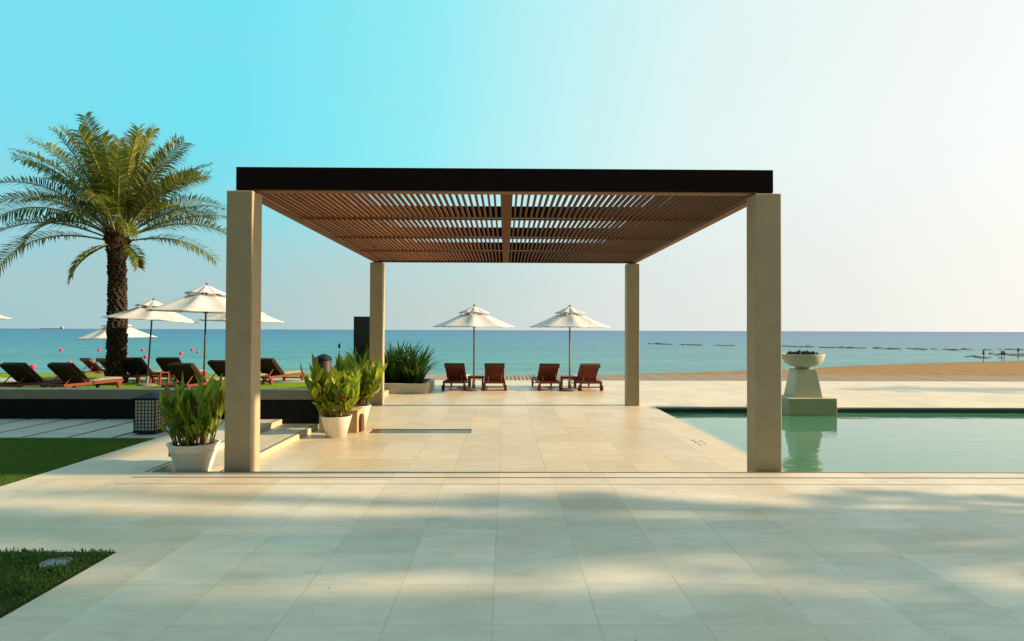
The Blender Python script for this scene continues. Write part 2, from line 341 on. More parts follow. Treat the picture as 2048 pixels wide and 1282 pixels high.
# dark teal pool tiles
m, g = mat('dark_pool_tile'); pos = g.n('ShaderNodeNewGeometry').outputs['Position']
bk = g.n('ShaderNodeTexBrick', {'Vector': g.n('ShaderNodeCombineXYZ', {0: g.n('ShaderNodeSeparateXYZ', {0: pos}).outputs[0], 1: g.n('ShaderNodeSeparateXYZ', {0: pos}).outputs[2]}), 'Scale': 1.0,
     'Color1': (0.010, 0.06, 0.055, 1), 'Color2': (0.006, 0.04, 0.04, 1), 'Mortar': (0.02, 0.07, 0.06, 1), 'Mortar Size': 0.004, 'Brick Width': .1, 'Row Height': .1})
out(g, finish(g, bk.outputs[0], .3)); M_POOLTILE = m

# ------------------------------------------------------------------ setting
LOW = -0.173; MID = -0.087; SEA = -1.8
b = MB(); b.box(-40, 40000, 0, 0, 0, 0); 
b = MB(); b.add([(-40000, 27.0, SEA), (40000, 27.0, SEA), (40000, 60000, SEA), (-40000, 60000, SEA)], [(0,1,2,3)])
structure(b.build('sea', M_SEA), 'calm turquoise sea out to the horizon')
# beach: slopes from behind the boardwalk down to the waterline
shore = [(-900, 44), (-60, 45), (-20, 46), (0, 49), (8.7, 52.5), (24.6, 58.6), (35, 67), (44.5, 71.8), (54.8, 76.4), (62.8, 80), (90, 92), (300, 190), (900, 450)]
b = MB(); vs = []; fs = []; K = 14
xs = []
for i in range(len(shore)-1):
    n = 14 if abs(shore[i][0]) < 100 and abs(shore[i+1][0]) <= 100 else 6
    for k in range(n):
        t = k/n; xs.append((shore[i][0]*(1-t)+shore[i+1][0]*t, shore[i][1]*(1-t)+shore[i+1][1]*t))
xs.append(shore[-1])
for (x, ys) in xs:
    for k in range(K+1):
        t = k/K; y = 27.2 + (ys + 6 + fbm(x*.13, 2)*.8 - 27.2)*t
        base = -0.36 + (SEA + 0.36) * ((y - 27.2)/(ys - 27.2))
        z = base + (0.05*fbm(x*.8, y*.9) if 0 < k < K-2 and y > 29 else -0.02)
        vs.append((x, y, z))
for i in range(len(xs)-1):
    for k in range(K):
        a = i*(K+1)+k; fs.append((a, a+K+1, a+K+2, a+1))
b.add(vs, fs); structure(b.build('beach', M_SAND, smooth=True), 'golden sand beach sloping to the sea')

b = MB(); X0 = -5.0
n = int((62 - X0)/0.15)
for i in range(n):
    x = X0 + i*0.15; zz = LOW + random.uniform(-.004, .004)
    b.box(x, x+0.118, 24.2, 27.5, zz-.04, zz)
structure(b.build('boardwalk', M_PLANK), 'weathered plank boardwalk beside the beach')
b = MB(); b.box(X0, 62, 24.2, 27.4, -1.5, LOW-.06); structure(b.build('boardwalk_base', M_GROUT))

# upper terrace
b = MB()
b.box(-2.87, 45, -14, 7.76, -1.2, 0); b.box(-5.27, -2.87, 4.97, 7.76, -1.2, 0); b.box(-5.27, -4.1, 7.76, 12.27, -1.2, 0)
b.box(-40, -5.27, 4.97-1.0, 4.97, -1.2, -0.002)
structure(b.build('terrace', M_TERR), 'upper travertine terrace in the foreground')
for nm, (x0, x1, y0, y1) in {'a': (-4.07, 45, 7.715, 7.735), 'b': (-4.15, 45, 7.44, 7.462), 'c': (-4.16, -4.14, 7.735, 12.26)}.items():
    q = MB().box(x0, x1, y0, y1, -.02, 0.004).build('dark_groove', M_GROUT); structure(q)
q = MB().box(-4.15, 45, 7.13, 7.138, -.02, 0.004).build('terrace_joint', M_STEP); structure(q)
# steps at the left, going down to the lower deck
b = MB(); b.box(-4.1, -3.42, 7.76, 12.27, -1.2, MID); structure(b.build('step', M_STEP, bevel=.006))
structure(MB().box(-3.48, -3.455, 7.77, 12.26, MID-.02, MID+.004).build('dark_groove', M_GROUT))
# lower deck round the pool and the water channel
PX, PY0, PY1 = 3.58, 7.78, 15.85
b = MB()
b.box(-3.42, PX, 7.76, 11.75, -1.2, LOW); b.box(-3.42, -2.44, 11.75, 12.25, -1.2, LOW); b.box(-0.60, PX, 11.75, 12.25, -1.2, LOW)
b.box(-3.42, PX, 12.25, PY1, -1.2, LOW); b.box(-5.0, -3.42, 12.6, PY1, -1.2, LOW)
b.box(-5.0, 62, PY1, 24.2, -1.2, LOW)
structure(b.build('lower_deck', M_DECK), 'lower travertine deck under the pergola')
WAT = -0.30
b = MB(); b.box(PX, 45, PY0, PY1, WAT-1.2, WAT-.6); structure(b.build('pool_floor', M_POOLTILE))
b = MB(); b.box(PX+.004, 45, PY1-.02, PY1-.002, WAT-.6, LOW-.035); b.box(PX+.002, PX+.01, PY0, PY1-.02, WAT-.6, LOW-.035); structure(b.build('pool_wall', M_POOLTILE))
structure(MB().add([(PX+.01, PY0, WAT), (45, PY0, WAT), (45, PY1-.02, WAT), (PX+.01, PY1-.02, WAT)], [(0,1,2,3)]).build('pool_water', M_POOL), 'still green pool water')
structure(MB().box(5.02, 5.22, PY1-.035, PY1-.02, WAT-.1, LOW-.045).build('pool_inlet', M_METALBLK))
structure(MB().box(-2.44, -.6, 11.75, 12.25, -.6, LOW-.012).build('water_channel', M_CHAN), 'narrow water channel set into the deck')

# small worn marking cut into the deck beside the pool, two short rows, too worn to read
b = MB(); rm = random.Random(4)
for row, (xx, ya, yb) in enumerate(((3.10, 10.55, 11.15), (3.21, 10.72, 11.02))):
    y = ya
    while y < yb:
        for k in range(rm.randint(2, 3)):
            q = xx + rm.uniform(0, .05); b.box(q, q+rm.choice((.008, .035)), y+k*.013, y+k*.013+.008, LOW-.002, LOW+.003)
        y += .062
structure(b.build('deck_marking', M_COPING))
# lawns
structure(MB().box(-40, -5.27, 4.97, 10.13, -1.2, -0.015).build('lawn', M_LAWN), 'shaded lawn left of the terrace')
b = MB()
x = -5.30
while x > -16:
    b.box(x-.615, x, 10.15, 12.26, -.3, 0.0); x -= .69
structure(b.build('paving_slabs', M_SLABS, bevel=.006), 'row of grey paving slabs below the black wall')
structure(MB().box(-40, -5.27, 10.13, 12.27, -1.2, -.03).build('slab_bed', M_SOIL))
structure(MB().box(-60, -5.0, 12.6, 23.0, -1.2, LOW).build('far_lawn', M_LAWNFAR), 'sunlit lawn with loungers')
structure(MB().box(-60, -5.0, 23.0, 24.7, -1.2, LOW+.002).build('path', M_SLABS), 'pale path across the far lawn')
structure(MB().box(-60, -5.0, 24.7, 27.4, -1.3, LOW).build('far_lawn_edge', M_LAWNFAR))
structure(MB().box(-12, -2.87, -14, 4.97-1.0, -1.2, -.05).add([(-12, 3.97, -.05), (-2.87, 3.97, -.05), (-2.87, 4.97, -.05), (-12, 4.97, -.05)], [(0,1,2,3)]).build('planting_bed', M_SOIL))

def in_disc(x, y): return (x+3.16)**2 + (y-4.73)**2 < 0.105**2
# low leafy ground cover in the foreground
b = MB(); vs = []; fs = []
for i in range(44000):
    x = random.uniform(-4.5, -2.88); y = random.uniform(2.7, 4.96)
    if in_disc(x, y) or x < -.85*y-.25: continue
    hh = random.uniform(.012, .038) * (1 + .5*fbm(x*9, y*9)); a = random.uniform(0, 6.28); t = random.uniform(.1, 1.1)
    d = Vector((math.cos(a)*math.sin(t), math.sin(a)*math.sin(t), math.cos(t))); s_ = Vector((-math.sin(a), math.cos(a), 0))*random.uniform(.003, .0065)
    p0 = Vector((x, y, -.03 + random.uniform(0, .045))); o = len(vs)
    vs += [p0, p0+d*hh*.5+s_, p0+d*hh, p0+d*hh*.5-s_]; fs.append((o, o+1, o+2, o+3))
b.add(vs, fs); tag(b.build('ground_cover', M_COVER), 'low dark green leafy ground cover in the front corner', 'ground cover', kind='stuff')
# short blades on the shaded lawn
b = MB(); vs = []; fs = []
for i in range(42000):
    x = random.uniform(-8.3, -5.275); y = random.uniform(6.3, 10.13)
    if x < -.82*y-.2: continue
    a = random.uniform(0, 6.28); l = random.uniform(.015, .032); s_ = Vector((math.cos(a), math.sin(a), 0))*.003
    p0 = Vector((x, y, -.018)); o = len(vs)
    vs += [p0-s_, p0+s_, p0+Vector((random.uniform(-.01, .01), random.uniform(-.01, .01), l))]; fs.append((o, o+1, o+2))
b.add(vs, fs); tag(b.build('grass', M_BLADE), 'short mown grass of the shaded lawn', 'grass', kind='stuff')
b = MB(); vs = []; fs = []
for i in range(26000):
    y = random.choice((random.uniform(15, 23), random.uniform(19, 23), random.uniform(24.7, 27.4))); x = random.uniform(-.8*y, -5.0)
    a = random.uniform(0, 6.28); l = random.uniform(.02, .05); s_ = Vector((math.cos(a), math.sin(a), 0))*.006
    p0 = Vector((x, y, LOW)); o = len(vs)
    vs += [p0-s_, p0+s_, p0+Vector((random.uniform(-.01, .01), random.uniform(-.01, .01), l))]; fs.append((o, o+1, o+2))
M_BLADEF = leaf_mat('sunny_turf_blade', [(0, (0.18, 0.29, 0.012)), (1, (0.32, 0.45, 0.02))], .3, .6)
b.add(vs, fs); tag(b.build('far_grass', M_BLADEF), 'bright sunlit grass of the far lawn', 'grass', kind='stuff')

# uplight sunk in the ground cover
t = thing('ground_light', (-3.16, 4.73, -.02), 0, 'round frosted glass uplight sunk in the front ground cover', 'ground light')
MB().lathe([(.10, 0), (.10, .028), (.088, .030), (.088, .02)], 28).build('ring', M_STEEL, t, True)
MB().lathe([(.088, .0), (.088, .022), (.06, .030), (.001, .034)], 28).build('lens', M_LENS, t, True)

# ------------------------------------------------------------------ retaining wall
t = thing('garden_wall', (-3.43, 12.27, 0), 0, 'low black stone wall with beige coping between terrace and far lawn', 'wall')
MB().box(-36, 0, 0.02, .30, -.9, .36).build('wall_body', M_BLACKSTONE, t)
MB().box(-36, 0.03, 0, .33, .36, .54).build('coping', M_COPING, t, bevel=.01)
t = thing('dark_screen_wall', (-4.15, 19.9, LOW), 0, 'tall dark slate slab standing behind the rear left pergola post', 'wall')
MB().box(-.36, .36, -.12, .12, 0, 2.22).build('slab', M_TOWER, t, bevel=.01)
MB().box(-.39, .39, -.15, .15, 0, .06).build('plinth', M_BLACKSTONE, t)

# ------------------------------------------------------------------ pergola
pg = thing('pergola', (0, 12.1, LOW), 0, 'open pergola with cream posts and slatted brown timber roof over the deck', 'pergola')
oy = -12.1; oz = -LOW
for (x0, x1) in ((-3.28, -2.972), (2.965, 3.273)):
    for (y0, y1) in ((7.80, 8.108), (16.08, 16.388)):
        MB().box(x0, x1, y0+oy, y1+oy, 0, 3.287+oz).build('post', M_POST, pg, bevel=.012)
zb = 3.312+oz
for (x0, x1) in ((-3.28, -2.972), (2.965, 3.273)):     # steel shoes carrying the beams
    for yc in (7.99, 16.25):
        MB().box((x0+x1)/2-.09, (x0+x1)/2+.09, yc-.09+oy, yc+.09+oy, zb-.026, zb+.001).build('bracket', M_METALBLK, pg)
zt = zb+.27
MB().box(-3.20, 3.205, 7.87+oy, 8.02+oy, zb, zt).build('front_beam', M_DARKWOOD, pg, bevel=.006)
MB().box(-3.20, 3.205, 16.20+oy, 16.33+oy, zb, zt).build('rear_beam', M_DARKWOOD, pg, bevel=.006)
MB().box(-3.02, 3.025, 7.872+oy, 8.03+oy, zb-.012, zb-.001).build('beam_lining', M_BEAMW, pg)
for sx in (-1, 1):
    x0, x1 = sorted((sx*3.20, sx*3.08))
    MB().box(x0, x1, 8.02+oy, 16.20+oy, zb+.001, zt-.01).build('side_beam', M_BEAMW, pg, bevel=.006)
    MB().box(x0+.0, x1, 8.03+oy, 16.19+oy, zb-.012, zb-.0).build('beam_lining', M_BEAMW, pg)
for yc in (10.03, 12.09, 14.14):
    MB().box(-3.078, 3.078, yc-.065+oy, yc+.065+oy, zb+.052, zb+.21).build('cross_beam', M_DARKWOOD, pg)
for sx in (-1, 1):
    b = MB(); x = .135
    while x < 3.06:
        j = random.uniform(-.003, .003)
        b.box(sx*x-.0128+j, sx*x+.0128+j, 8.025+oy, 16.195+oy, zb+.004, zb+.050); x += .080
    b.build('slat_panel', M_SLAT, pg)
MB().box(-.062, .088, 8.035+oy, 16.195+oy, zb-.014, zb+.05).build('centre_board', M_SLAT, pg, bevel=.004)
b = MB()
for yc in (10.03, 12.09, 14.14): b.box(-3.07, 3.07, yc+.07+oy, yc+.085+oy, zb+.02, zb+.05)
b.build('batten', M_BEAMW, pg)

# ------------------------------------------------------------------ umbrella
def canopy_mesh(Rad, ztop, zedge, r0, n=8, sub=6, rings=8, thick=.012, wav=0.0, rot=0.0, hang=0.0):
    vs = []; fs = []
    N = n*sub
    for side in (0, 1):
        for i in range(rings+1):
            t = i/rings
            for k in range(N):
                a = rot + 2*math.pi*k/N; q = (k % sub)/sub
                rr = r0 + (Rad-r0)*t
                corner = math.cos(math.pi/n)/math.cos((q-.5)*2*math.pi/n)
                edgein = 1 - .05*math.sin(math.pi*q)*t
                z = zedge + (ztop-zedge)*(1-t)**1.12
                sag = -.035*Rad*math.sin(math.pi*q)*math.sin(math.pi*min(1, t*.9+.1))*(1 if wav == 0 else .3)
                zz = z + sag + wav*math.sin(math.pi*q*2)*t - side*thick
                vs.append((rr*corner*edgein*math.cos(a)/math.cos(math.pi/n)*1.0, rr*corner*edgein*math.sin(a)/math.cos(math.pi/n), zz))
    o = (rings+1)*N
    for i in range(rings):
        for k in range(N):
            a = i*N+k; c = i*N+(k+1) % N
            fs.append((a, a+N, c+N, c)); fs.append((a+o, c+o, c+N+o, a+N+o))
    for k in range(N):
        a = rings*N+k; c = rings*N+(k+1) % N; fs.append((a, a+o, c+o, c))
        a = k; c = (k+1) % N; fs.append((a, c, c+o, a+o))
    return vs, fs
def make_umbrella(loc, Rad, zedge, ztop, label, pole_mat, rot=0.0, rings=8):
    t = thing('patio_umbrella', loc, 0, label, 'umbrella', 'cream canvas patio umbrellas')
    H = ztop - zedge; rv = .30*Rad; zv = zedge + H*.66
    MB().lathe([(.28, 0), (.28, .045), (.25, .065), (.05, .075), (.045, .30), (.001, .30)], 28).build('base', M_BASE, t, False)
    MB().tube([(0,0,.05), (0,0,ztop-.05)], .025, 12).build('pole', pole_mat, t, True)
    vs, fs = canopy_mesh(Rad, zv, zedge, rv, rot=rot)
    MB().add(vs, fs).build('canopy', M_CANVAS, t, True)
    vs, fs = canopy_mesh(rv*1.22, ztop, zv-.005, .03, rot=rot, rings=5, wav=.022, sub=8)
    MB().add([(x, y, z+.055) for x, y, z in vs], fs).build('vent_cap', M_CANVAS, t, True)
    MB().lathe([(.03, 0), (.042, .02), (.03, .05), (.022, .06), (.001, .085)], 14, (0,0,ztop+.03)).build('finial', M_FINIAL, t, True)
    hub = zedge + .02 - .25*H
    MB().lathe([(.05, 0), (.055, .02), (.055, .09), (.03, .1)], 14, (0,0,hub+.12)).build('hub', M_STRUT, t, True)
    for k in range(8):
        a = rot + 2*math.pi*k/8; c, s = math.cos(a), math.sin(a)
        def rr(r): 
            q = (r-rv)/(Rad-rv); return zedge + (zv-zedge)*(1-max(0, q))**1.12 - .028
        rb = MB().tube([(c*.05, s*.05, ztop-.12), (c*rv, s*rv, zv-.03), (c*Rad*.6, s*Rad*.6, rr(Rad*.6)), (c*Rad*.985, s*Rad*.985, zedge-.02)], .012, 6).build('rib', M_STRUT, t)
        MB().tube([(c*.05, s*.05, hub+.16), (c*Rad*.5, s*Rad*.5, rr(Rad*.5)-.01)], .011, 6).build('strut', M_STRUT, t)
    return t
def at(px, Y): return (px-1010)/1325*Y
ZT = 2.58
u1 = make_umbrella((at(948, 20.1), 20.1, LOW), 1.17, 1.93, 2.50, 'cream umbrella between the two left loungers on the far deck', M_POLE, R(90))
u2 = dup(u1, (at(1139.5, 20.1), 20.1, LOW), R(6), 'cream umbrella between the two right loungers on the far deck')
u3 = make_umbrella((at(411, 19.6), 19.6, LOW), 1.56, 2.33, 3.08, 'large cream umbrella on the lawn nearest the front left pergola post', M_DARKPOLE, R(97))
u3.rotation_euler = (R(0), R(1.2), 0)
u4 = make_umbrella((at(299, 21.5), 21.5, LOW), 1.30, 2.12, 2.72, 'cream umbrella on the lawn just right of the palm, leaning slightly', M_DARKPOLE, R(70))
u4.rotation_euler = (R(-1), R(3.2), 0)
u5 = dup(u4, (at(483, 22.4), 22.4, LOW), R(20), 'cream umbrella on the lawn half hidden behind the front left pergola post')
u5.rotation_euler = (0, R(1), R(20)); u5.scale = (1.02, 1.02, .99)
u6 = make_umbrella((at(243, 28.6), 28.6, -.52), 1.47, 1.78, 2.50, 'low cream umbrella on the beach behind the palm trunk', M_DARKPOLE, R(90))
u6.rotation_euler = (0, R(-2.5), 0)
u7 = dup(u3, (at(-92, 20.4), 20.4, LOW), R(12), 'cream umbrella cut off by the left edge, only its tip in view')
u7.scale = (.95, .95, .92)

# ------------------------------------------------------------------ lounger
def make_lounger(loc, rz, label, ang=39, group='teak sun loungers', backm=None, seatm=None, cover=False):
    """local +y points to the foot end; head legs near y=0"""
    t = thing('sun_lounger', loc, rz, label, 'sun lounger', group)
    W = .31; RH = .29
    fr = MB()
    for sx in (-1, 1): fr.box(sx*W-.018, sx*W+.018, 0, 1.98, RH-.075, RH)
    for y in (0.0, .72, 1.945): fr.box(-W+.018, W-.018, y, y+.035, RH-.07, RH-.008)
    fr.box(-W+.018, W-.018, .10, .13, .09, .125); fr.box(-W+.018, W-.018, 1.80, 1.83, .09, .125)
    for k in range(12): fr.box(-W+.019, W-.019, .79+k*.095, .79+k*.095+.06, RH-.02, RH-.002)
    fr.build('frame', M_TEAK, t, bevel=.003)
    for sx in (-1, 1):
        MB().add([(sx*W-.025, .09, 0), (sx*W+.025, .09, 0), (sx*W+.025, .14, 0), (sx*W-.025, .14, 0),
                  (sx*W-.025, .05, RH-.076), (sx*W+.025, .05, RH-.076), (sx*W+.025, .17, RH-.076), (sx*W-.025, .17, RH-.076)],
                 [(0,3,2,1),(4,5,6,7),(0,1,5,4),(1,2,6,5),(2,3,7,6),(3,0,4,7)]).build('leg', M_TEAK, t)
        MB().add([(sx*W-.025, 1.80, 0), (sx*W+.025, 1.80, 0), (sx*W+.025, 1.85, 0), (sx*W-.025, 1.85, 0),
                  (sx*W-.025, 1.74, RH-.076), (sx*W+.025, 1.74, RH-.076), (sx*W+.025, 1.93, RH-.076), (sx*W-.025, 1.93, RH-.076)],
                 [(0,3,2,1),(4,5,6,7),(0,1,5,4),(1,2,6,5),(2,3,7,6),(3,0,4,7)]).build('leg', M_TEAK, t)
        wv = MB(); wv.M = Matrix.Translation((sx*(W+.045), .115, .085)) @ Matrix.Rotation(R(90), 4, 'Y')
        wv.lathe([(.085, -.018), (.085, .018)], 18).build('wheel', M_TEAK, t)
    # backrest hinged at y=.76, raised
    Mx = Matrix.Translation((0, .76, RH)) @ Matrix.Rotation(R(-ang), 4, 'X')        # local -y goes up the back
    bk = MB(); bk.M = Mx
    for sx in (-1, 1): bk.box(sx*(W-.04)-.015, sx*(W-.04)+.015, -.72, 0, -.03, 0)
    for k in range(11): bk.box(-W+.03, W-.03, -.72+k*.063, -.72+k*.063+.043, -.012, .004)
    bk.build('backrest', M_TEAK, t)
    top = Mx @ Vector((0, -.40, -.03))
    pr = MB()
    for sx in (-1, 1): MB().tube([(sx*.2, top.y, top.z), (sx*.2, .16, RH-.04)], .014, 6).build('prop', M_TEAK, t)
    def cushion(x0, x1, y0, y1, z0, z1, name, m, M=None, nx=6, ny=10):
        cb = MB();
        if M: cb.M = M
        vs = []; fs = []
        for side in (0, 1):
            for j in range(ny+1):
                for i in range(nx+1):
                    u = i/nx; v = j/ny; e = min(u, 1-u, (v if v < .5 else 1-v)*ny/nx*1.0)
                    puff = min(1, e*5)
                    z = (z1 - .022*(1-puff) + .006*math.sin(v*31)*puff) if side else z0 + .006*(1-puff)
                    vs.append((x0+(x1-x0)*u, y0+(y1-y0)*v, z))
        o = (nx+1)*(ny+1)
        for j in range(ny):
            for i in range(nx):
                a = j*(nx+1)+i; fs.append((a, a+nx+1, a+nx+2, a+1)); fs.append((a+o, a+o+1, a+o+nx+2, a+o+nx+1))
        for i in range(nx):
            fs.append((i, i+1, i+1+o, i+o)); a = ny*(nx+1)+i; fs.append((a, a+o, a+1+o, a+1))
        for j in range(ny):
            a = j*(nx+1); fs.append((a, a+o, a+nx+1+o, a+nx+1)); a += nx; fs.append((a, a+nx+1, a+nx+1+o, a+o))
        cb.add(vs, fs); return cb.build(name, m, t, True)
    cushion(-.30, .30, .80, 1.97, RH+.002, RH+.085, 'seat_cushion', seatm or M_CUSHL)
    cushion(-.30, .30, -.76, .03, .006, .13 if cover else .085, 'back_cushion', backm or M_CUSHB, Mx)
    rl = MB(); rl.M = Mx                                                # the cushion rolls over the top rail
    if cover:
        cv = MB(); cv.M = Mx; cv.box(-.312, .312, -.735, -.06, -.05, -.034).build('back_cover', backm, t, bevel=.004)
    prof = [(-.745, .07), (-.79, .05), (-.80, .0), (-.785, -.045), (-.735, -.055), (-.66, -.045), (-.66, -.034), (-.73, -.03), (-.745, .0)]
    vs = [(sx*.305, y, z) for sx in (-1, 1) for (y, z) in prof]; n = len(prof)
    fs = [(k, (k+1) % n, (k+1) % n+n, k+n) for k in range(n)] + [tuple(range(n))[::-1], tuple(range(n, 2*n))]
    rl.add(vs, fs).build('head_flap', backm or M_CUSHB, t, bevel=.006)
    return t
lg1 = make_lounger((at(908, 20.0), 19.95, LOW), R(-3), 'leftmost of the four teak loungers on the far deck, seen from behind')
dup(lg1, (at(989.5, 20.0), 19.95, LOW), R(1), 'second teak lounger from the left on the far deck, right of the left umbrella pole')
dup(lg1, (at(1101, 20.0), 19.95, LOW), R(5), 'third teak lounger from the left on the far deck, left of the right umbrella pole')
lg4 = dup(lg1, (at(1183, 20.0), 19.95, LOW), R(5), 'rightmost of the four teak loungers on the far deck, turned slightly')
M_CUSHD = simple('dark_cushion', (0.028, 0.015, 0.008), (0.016, 0.009, 0.005), 18.0, 0.9, 0.3, 0.004)
M_CUSHSHADE = simple('shaded_beige_cushion', (0.30, 0.27, 0.18), (0.25, 0.22, 0.14), 12.0, 0.9, 0.3, 0.004)  # beige seat cushion toned down, shade on the lawn put into its colour
lg5 = make_lounger((at(346, 18.4), 18.6, LOW), R(-10), 'nearest lawn lounger, directly left of the large umbrella pole', 45, backm=M_CUSHD, seatm=M_CUSHSHADE, cover=True); lg5.scale = (1.22, 1.08, .96)
lawn = [((at(1, 18.3), 18.6), -11, 'dark backed lounger on the lawn at the left edge of the photo'),
        ((at(97, 18.3), 18.6, ), -12, 'dark backed lounger on the lawn, second from the left edge, with a cream foot end'),
        ((at(262, 22.4), 22.2), -6, 'dark lounger right beside the palm trunk'),
        ((at(330, 22.3), 22.3), -4, 'dark lounger behind the small table, right of the leaning umbrella pole'),
        ((at(428, 20.4), 20.4), -18, 'dark lounger partly hidden by the front left pergola post'),
        ((at(524, 22.2), 22.0), -16, 'red teak lounger on the lawn showing just right of the front left post')]
for (xy, a, lab) in lawn: dup(lg5, (xy[0], xy[1], LOW), R(a), lab)
fl = make_lounger((at(170, 28.3), 28.2, -.47), R(-22), 'olive backed lounger on the beach left of the palm trunk', 45, 'teak sun loungers', M_CUSHO)
dup(fl, (at(206, 28.6), 28.4, -.48), R(-20), 'olive backed lounger on the beach touching the palm trunk in view')

def make_table(loc, label):
    t = thing('side_table', loc, 0, label, 'side table', 'small teak side tables')
    MB().box(-.25, .25, -.2, .2, .38, .405).build('table_top', M_TEAK, t, bevel=.004)
    for sx in (-1, 1):
        for sy in (-1, 1): MB().box(sx*.21-.022, sx*.21+.022, sy*.16-.022, sy*.16+.022, 0, .38).build('leg', M_TEAK, t)
    MB().box(-.21, .21, -.155, -.14, .33, .375).box(-.21, .21, .14, .155, .33, .375).build('apron', M_TEAK, t)
    return t
tb = make_table((at(952, 20.6), 20.62, LOW), 'small teak table under the left umbrella on the far deck')
dup(tb, (at(1137, 20.6), 20.62, LOW), 0, 'small teak table under the right umbrella on the far deck')
dup(tb, (at(311, 21.6), 22.0, LOW), R(-20), 'small teak table beside the leaning umbrella on the lawn')

# ------------------------------------------------------------------ lantern
t = thing('floor_lantern', (-5.645, 10.63, 0), 0, 'square black floor lantern with a grid of white panes and blue pyramid roof', 'lantern')
w2 = .168; z0, z1 = .05, .545
MB().box(-w2-.01, w2+.01, -w2-.01, w2+.01, 0.02, z0).box(-.12, .12, -.12, .12, 0, .02).build('base', M_METALBLK, t)
MB().box(-w2+.012, w2-.012, -w2+.012, w2-.012, z0, z1).build('panes', M_LANTPANE, t)
b = MB()
nh, nv = 6, 9
for k in range(nh+1):
    p = -w2 + .008 + k*(2*w2-.016)/nh; e = .008 if k in (0, nh) else .0045
    for s_ in (-1, 1):
        b.box(p-e, p+e, s_*(w2-.006)-.006, s_*(w2-.006)+.006, z0, z1)
        b.box(s_*(w2-.0045)-.006, s_*(w2-.0045)+.006, p-e, p+e, z0+.001, z1-.001)
for k in range(nv+1):
    p = z0 + .006 + k*(z1-z0-.012)/nv; e = .0045
    for s_ in (-1, 1):
        b.box(-w2+.002, w2-.002, s_*(w2-.007)-.006, s_*(w2-.007)+.006, p-e, p+e)
        b.box(s_*(w2-.0065)-.006, s_*(w2-.0065)+.006, -w2+.003, w2-.003, p-e, p+e)
b.build('grille', M_METALBLK, t)
b = MB(); e = w2+.025
b.add([(-e,-e,z1), (e,-e,z1), (e,e,z1), (-e,e,z1), (-e,-e,z1+.022), (e,-e,z1+.022), (e,e,z1+.022), (-e,e,z1+.022), (0,0,z1+.095)],
      [(0,3,2,1), (0,1,5,4), (1,2,6,5), (2,3,7,6), (3,0,4,7), (4,5,8), (5,6,8), (6,7,8), (7,4,8)])
b.build('roof', M_ROOFBLUE, t)

# ------------------------------------------------------------------ potted gingers
def leaf(vs, fs, p, d, up, L, Wd, bend, n=6, fold=.25, shape=.8):
    """broad pointed leaf starting at p in direction d, width Wd"""
    d = d.normalized(); s = d.cross(up).normalized(); nrm = s.cross(d).normalized(); o = len(vs)
    for i in range(n+1):
        t = i/n; wv = Wd*.5*(math.sin(math.pi*min(1, t**shape))*.98+.02*(1-t)) if t > 0 else Wd*.06
        if i == n: wv = .0008
        c = p + d*(L*t) - nrm*0 + Vector((0, 0, -1))*bend*t*t*L
        vs.append(c - s*wv + nrm*wv*fold); vs.append(c); vs.append(c + s*wv + nrm*wv*fold)
    for i in range(n):
        a = o+i*3; fs.append((a, a+1, a+4, a+3)); fs.append((a+1, a+2, a+5, a+4))
def pot_plant(name, loc, rim, ph, botr, H, spread, nst, label, m_leaf, seed, skew=0.0, bands=True, lw=.072, ll=.33):
    rnd = random.Random(seed)
    t = thing(name, loc, 0, label, 'potted plant', 'white pots of broad leaved plants')
    rt = rim/2
    if not bands: prof_ = [(botr, 0), (rt-.004, ph*.99), (rt, ph), (rt-.02, ph), (rt-.035, ph*.86)]
    MB().lathe(prof_ if not bands else [(botr, 0), (botr+.01, .005), (botr+(rt-botr)*.22, ph*.22), (botr+(rt-botr)*.23+.004, ph*.235), (botr+(rt-botr)*.24, ph*.25), (botr+(rt-botr)*.72, ph*.74), (botr+(rt-botr)*.74+.007, ph*.755),
                (botr+(rt-botr)*.76, ph*.78), (rt-.012, ph*.93), (rt, ph*.96), (rt+.004, ph*.985), (rt, ph), (rt-.025, ph), (rt-.04, ph*.86)], 48).build('pot', M_POT, t, True)
    MB().lathe([(rt-.045, ph*.84), (rt-.045, ph*.87), (.001, ph*.89)], 24).build('soil', M_SOIL, t)
    vs = []; fs = []; st = MB()
    for i in range(nst):
        a = rnd.uniform(0, 6.28); r = rt*.82*math.sqrt(rnd.random()); base = Vector((r*math.cos(a), r*math.sin(a), ph*.87))
        out_ = Vector((math.cos(a)*r/rt*spread + rnd.uniform(-.12, .12)+skew, math.sin(a)*r/rt*spread + rnd.uniform(-.12, .12), 1)).normalized()
        h = H*rnd.uniform(.35, .86)
        tip = base + out_*h + Vector((math.cos(a), math.sin(a), 0))*.05*h
        mid = base + out_*h*.5
        st.tube([base, mid, tip], [.011, .008, .003], 5)
        nl = int(3 + h*7)
        for k in range(nl):
            q = .22 + .78*(k+rnd.random()*.5)/nl; p = base.lerp(mid, q*2) if q < .5 else mid.lerp(tip, min(1, (q-.5)*2))
            az = a + rnd.uniform(-2.2, 2.2) if rnd.random() < .7 else rnd.uniform(0, 6.28)
            tilt = rnd.uniform(.08, .72) * (1.15 if q < .5 else .75)
            d = Vector((math.cos(az)*math.sin(tilt), math.sin(az)*math.sin(tilt), math.cos(tilt)))
            upv = Vector((math.cos(az+rnd.uniform(-1, 1)), math.sin(az+rnd.uniform(-1, 1)), rnd.uniform(-.4, .6)))
            leaf(vs, fs, p, d, upv, ll*rnd.uniform(.65, 1.2), lw*rnd.uniform(.7, 1.2), rnd.uniform(.0, .45)*(1.4 if q < .4 else .7), fold=rnd.uniform(.15, .7))
    st.build('stems', M_STEM, t, True)
    MB().add(vs, fs).build('foliage', m_leaf, t, True)
    return t
